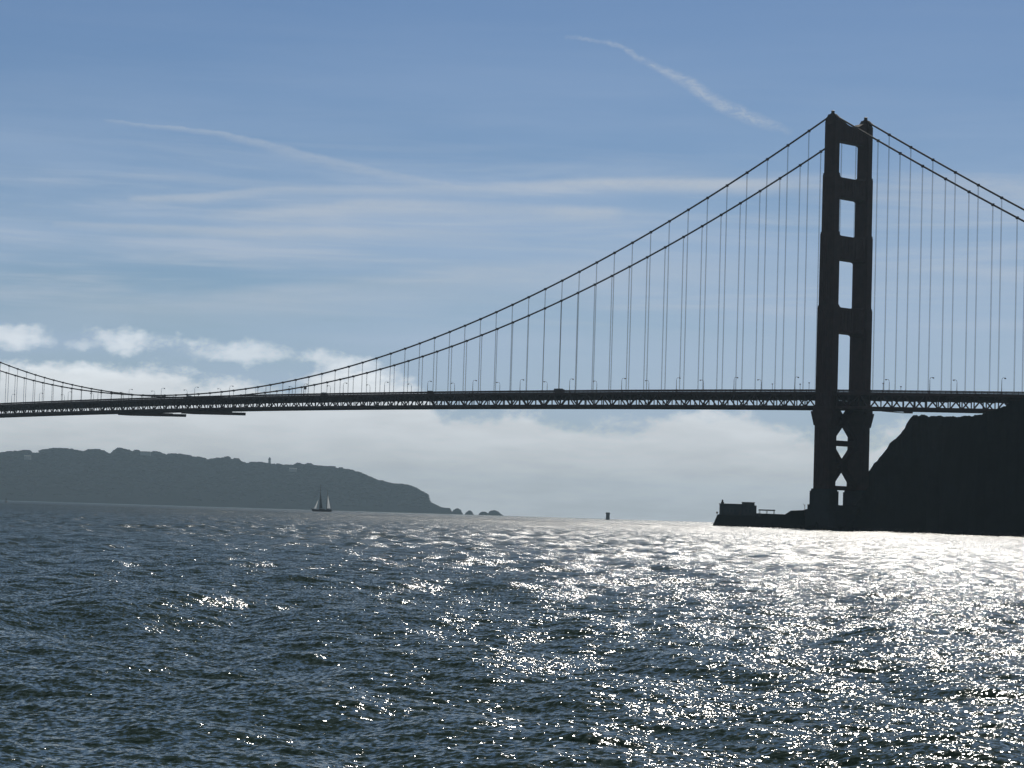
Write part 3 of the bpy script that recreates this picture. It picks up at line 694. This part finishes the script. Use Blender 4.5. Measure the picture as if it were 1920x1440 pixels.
# ------------------------------------------------------------------ buildings on the point below the tower
def local(x, D):                                       # empty facing the camera's direction at ground distance D
    p = pt(x, 970, D); return (p[0], p[1])
RZ = math.atan2(RT[1], RT[0])
px_ = 1432/F
def zy(x, y, D): return pt(x, y, D)[2]
cx_, cy_ = local(1383, 1436)
r = empty('fog_signal_building', (cx_, cy_, 7.0), RZ)
zb = 7.0
def lx(x): return (x-1383)*px_
w1, w2 = lx(1350), lx(1392); w3 = lx(1416)
zr = zy(1370, 945.8, 1432)-zb; zr2 = zy(1400, 942.3, 1432)-zb
b = MB(); b.box(w1, w2-.0, -5, 5, 0, zr); b.box(w2+.003, w3, -6, 6, 0, zr-.2)
b.build('wall', M['dwall'], r)
b = MB(); b.box(w1-.5, w2-.01, -5.5, 5.5, zr+.003, zr+.45); b.box(w2+.003, w3-1.2, -5.6, 5.6, zr-.19, zr2); b.box(w2-.3, w3-.9, -5.9, 5.9, zr2+.003, zr2+.3)
ro = b.build('roof', M['roof'], r)
for i, xx in enumerate((1357, 1363.5, 1370, 1376.5, 1397, 1404)):
    f = MB(); a = lx(xx); yf = -5.06 if xx < 1390 else -6.06
    f.box(a-.75, a+.75, yf-.08, yf+.05, 1.6, 4.0); fo = f.build('window', M['dwall'], r)
    g = MB(); g.box(a-.55, a+.55, yf-.10, yf-.083, 1.8, 3.8); g.build('pane', M['glass'], fo)
b = MB(); b.box(lx(1384), lx(1387.5), -5.12, -5.003, .02, 2.6); b.build('door', M['roof'], r)
b = MB(); b.lathe([(.9, zr+.45), (.9, zr+1.4), (.55, zr+1.5), (.55, zr+2.2), (.7, zr+2.3), (.1, zr+2.9)], (lx(1354), 0, 0), 10); b.build('fog_light', M['steel'], r)
tag(r, 'dark flat roofed fog signal building at the left end of the low rocky point', 'building')
# canopy
cx_, cy_ = local(1437.5, 1405); zb = zy(1437, 963.5, 1405)
r = empty('canopy_shelter', (cx_, cy_, zb-1.0), RZ); hw = 14.5*1405/F
b = MB(); zt = zy(1437, 957.7, 1405)-zb+1.0; b.box(-hw, hw, -3, 3, zt, zt+.75); b.build('canopy_roof', M['roof'], r)
for sx in (-.93, 0, .93):
    for sy in (-2.7, 2.7): b = MB(); b.box(sx*hw-.12, sx*hw+.12, sy-.12, sy+.12, -1, zt); b.build('post', M['roof'], r)
tag(r, 'low dark canopy on thin posts between the flat roofed building and the tower', 'shelter')
# small marker on the rock tip
cx_, cy_ = local(1344.3, 1446); r = empty('navigation_light', (cx_, cy_, 5.2))
b = MB(); b.tube([(0, 0, 0), (0, 0, 2.6)], .16, 8); b.build('post', M['steel'], r)
b = MB(); b.lathe([(.25, 2.6), (.6, 2.7), (.6, 3.5), (.25, 3.7)], (0, 0, 0), 10); b.build('lantern', M['steel'], r)
tag(r, 'small navigation light on the slope at the very tip of the point', 'navigation light')
# mast by the pier
cx_, cy_ = local(1508.5, 1262); z_ = zy(1508, 957, 1262)
r = empty('flag_mast', (cx_, cy_, z_-3)); b = MB(); b.tube([(0, 0, 0), (0, 0, 6.2)], .14, 8); b.build('pole', M['steel'], r)
b = MB(); b.bar((0, 0, 5.3), (-.9*RT[0], -.9*RT[1], 6.6), .15, .15); b.build('arm', M['steel'], r)
tag(r, 'thin mast with a slanting arm at the left foot of the tower pier', 'mast')

# ------------------------------------------------------------------ far things
D_ = 4100; c = local(1139.6, D_); k = D_/F
r = empty('lighthouse', (c[0], c[1], 0)); ht = zy(1139.6, 961, D_)
b = MB(); b.lathe([(3.9, -2), (3.9, 1.6), (3.4, 1.8), (3.2, ht*.45), (3.3, ht*.8)], (0, 0, 0), 16); b.build('caisson', M['dwall'], r)
b = MB(); b.lathe([(3.3, ht*.8), (4.1, ht*.86), (4.1, ht*.93), (3.6, ht*.93), (3.6, ht)], (0, 0, 0), 16); b.build('gallery', M['roof'], r)
b = MB(); b.lathe([(.5, ht+.002), (.5, ht+.5), (.2, ht+.7)], (0, 0, 0), 8); b.build('lantern', M['roof'], r)
tag(r, 'squat dark cylindrical lighthouse standing alone on the horizon in open water', 'lighthouse')

D_ = 10930; c = local(501.5, D_); zb = zy(501, 873, D_); ht = zy(501.5, 857.5, D_)-zb
r = empty('monument_tower', (c[0], c[1], zb))
b = MB(); b.lathe([(6.4, -10), (6.0, 2), (5.6, ht*.7)], (0, 0, 0), 12); b.build('shaft', M['stone'], r)
b = MB(); b.lathe([(6.6, ht*.7), (6.6, ht*.78), (5.2, ht*.8), (5.2, ht*.93), (1.2, ht)], (0, 0, 0), 12); b.build('crown', M['dwall'], r)
tag(r, 'pale slender tower rising above the trees on the headland ridge', 'tower')
def house(x, y, D, W, H, label):
    c = local(x, D); z = zy(x, y, D); r = empty('house', (c[0], c[1], z), RZ)
    b = MB(); b.box(-W/2, W/2, -5, 5, -8, H); b.build('wall', M['stone'], r)
    b = MB(); b.prism([(-5.6, H+.003), (5.6, H+.003), (0, H+3.2)], -W/2-.6, W/2+.6, lambda u, v, t: (t, u, v)); b.build('roof', M['wall'], r)
    for i in range(3):
        f = MB(); a = (i-1)*W*.3; f.box(a-1, a+1, -5.12, -5.003, H*.35, H*.75); f.build('window', M['glass'], r)
    tag(r, label, 'house', 'houses on the headland')
house(47, 858.5, 10470, 30, 8, 'pale house below the highest trees at the far left of the headland')
house(268, 850.5, 10600, 46, 8, 'long pale house on the ridge between two tree clumps left of the slender tower')
house(546, 881.5, 10550, 34, 7, 'pale house on the upper slope right of the slender tower')
# channel buoy
D_ = 2400; c = local(10, D_); r = empty('buoy', (c[0], c[1], 0))
b = MB(); b.lathe([(1.2, -.8), (1.6, -.2), (1.6, .5), (1.0, .8)], (0, 0, 0), 14); b.build('float', M['hull'], r)
b = MB()
for a in range(4): b.bar((math.cos(a*1.571)*.95, math.sin(a*1.571)*.95, .8), (math.cos(a*1.571)*.35, math.sin(a*1.571)*.35, 3.1), .13, .13)
b.lathe([(.5, 3.1), (.5, 3.7), (.2, 4.0)], (0, 0, 0), 8); b.build('tower_cage', M['hull'], r)
tag(r, 'small dark channel buoy on the water at the far left of the scene', 'buoy')

# sailing ketch
D_ = 2900; c = local(602.5, D_); k = D_/F; r = empty('sailboat', (c[0], c[1], 0), RZ)
def q_(x): return (x-602.5)*k
L0, L1 = q_(583.5), q_(621.5); zd = 2.4
st_ = []; n = 16
b = MB(); V = []
for i in range(n+1):
    t = i/n; x = L0+(L1-L0)*t; bw = 2.8*math.sin(math.pi*min(1, .12+t*1.0))**.6 if t < .9 else 1.9
    bw = max(.12, 2.9*(math.sin(math.pi*(.02+.80*t))**.7)); sh = zd+.9*(2*t-1)**2+(.7 if t < .08 else 0)*(1-t/.08)
    V += [(x, -bw, sh), (x+(.8 if t < .2 else 0), -bw*.8, .5), (x+(1.8*(1-t) if t < .3 else 0), -bw*.25, -.8), (x+(1.8*(1-t) if t < .3 else 0), bw*.25, -.8), (x+(.8 if t < .2 else 0), bw*.8, .5), (x, bw, sh)]
b.add(V, [(i*6+j, (i+1)*6+j, (i+1)*6+(j+1) % 6, i*6+(j+1) % 6) for i in range(n) for j in range(6)]+[tuple(range(6)), tuple(n*6+j for j in range(6))[::-1]])
hull = b.build('hull', M['hull'], r)
b = MB(); b.box(q_(598), q_(609), -1.2, 1.2, zd-.1, zd+1.1); b.box(q_(612), q_(616), -1.0, 1.0, zd-.1, zd+1.3); b.build('deckhouse', M['mast'], r)
H1 = pt(600.5, 909, D_)[2]; H2 = pt(613.5, 919, D_)[2]
b = MB(); b.tube([(q_(598), 0, zd-.3), (q_(599.5), 0, H1)], [.38, .2], 8); b.build('mast', M['mast'], r)
b = MB(); b.tube([(q_(611.5), 0, zd-.3), (q_(612.6), 0, H2)], [.34, .18], 8); b.build('mast', M['mast'], r)
b = MB(); b.tube([(L0+.3, 0, zd+1), (L0-3.2, 0, zd+1.9)], [.22, .12], 8); b.build('bowsprit', M['mast'], r)
def sailm(name, pts_, m_, belly=.8):
    A, B, C_ = [np.array(p, float) for p in pts_]; n = 8; b = MB(); V = []; idx = {}
    for s_ in (0,):
        for i in range(n+1):
            for j in range(n+1-i):
                u, v = i/n, j/n; w_ = 1-u-v; p = A*w_+B*u+C_*v; p = p+np.array([0, belly*27*u*v*w_*1.3, 0]); idx[s_, i, j] = len(V); V.append(p)
    Fs = []
    for s_ in (0,):
        for i in range(n):
            for j in range(n-i):
                Fs.append((idx[s_, i, j], idx[s_, i+1, j], idx[s_, i, j+1]))
                if i+j < n-1: Fs.append((idx[s_, i+1, j], idx[s_, i+1, j+1], idx[s_, i, j+1]))
    b.add(V, Fs); return b.build(name, m_, r, smooth=True)
sailm('jib_sail', [(q_(588), .2, zd+1.2), (q_(592.4), .6, zd+1.2), (q_(595.8), .1, zd+12.5)], M['sail'])
sailm('mainsail', [(q_(599.2), .3, zd+2), (q_(603.8), 1.2, zd+2.0), (q_(599.6), .2, H1-9)], M['dsail'], .4)
sailm('mizzen_sail', [(q_(612.4), .3, zd+1.8), (q_(618.6), 1.2, zd+2.0), (q_(613.3), .2, H2-6)], M['sail'])
b = MB(); b.tube([(q_(599), 0, zd+1.9), (q_(608), 1.4, zd+1.9)], .16, 6); b.tube([(q_(612), 0, zd+1.7), (q_(619), 1.1, zd+1.9)], .15, 6); b.build('boom', M['mast'], r)
b = MB(); b.tube([(L0-3, 0, zd+1.8), (q_(599.5), 0, H1)], .06, 4); b.tube([(q_(599.5), 0, H1), (q_(612.6), 0, H2)], .06, 4); b.tube([(q_(612.6), 0, H2), (L1, 0, zd+1)], .06, 4); b.build('rigging', M['mast'], r)
tag(r, 'two masted sailing boat with white jib and mizzen in front of the headland', 'sailboat')

# ------------------------------------------------------------------ haze
hb = MB(); S = 13200; hb.box(CAM[0]-S, CAM[0]+S, CAM[1]-S, CAM[1]+S, -2.6, 285)
hm = bpy.data.materials.new('haze_air'); hm.use_nodes = True; n = Nodes(hm.node_tree)
pv = n.n('ShaderNodeVolumePrincipled'); pv.inputs['Color'].default_value = (.64, .85, 1, 1); pv.inputs['Density'].default_value = 3.9e-5
pv.inputs['Anisotropy'].default_value = .25
ou = n.n('ShaderNodeOutputMaterial'); n.l(pv.outputs[0], ou.inputs['Volume'])
ho = hb.build('haze', hm); ho['kind'] = 'stuff'
cy = SC.cycles
cy.max_bounces = 6; cy.diffuse_bounces = 2; cy.glossy_bounces = 2; cy.volume_bounces = 0; cy.transmission_bounces = 2
cy.sample_clamp_direct = 90; cy.sample_clamp_indirect = 3
cy.use_denoising = True
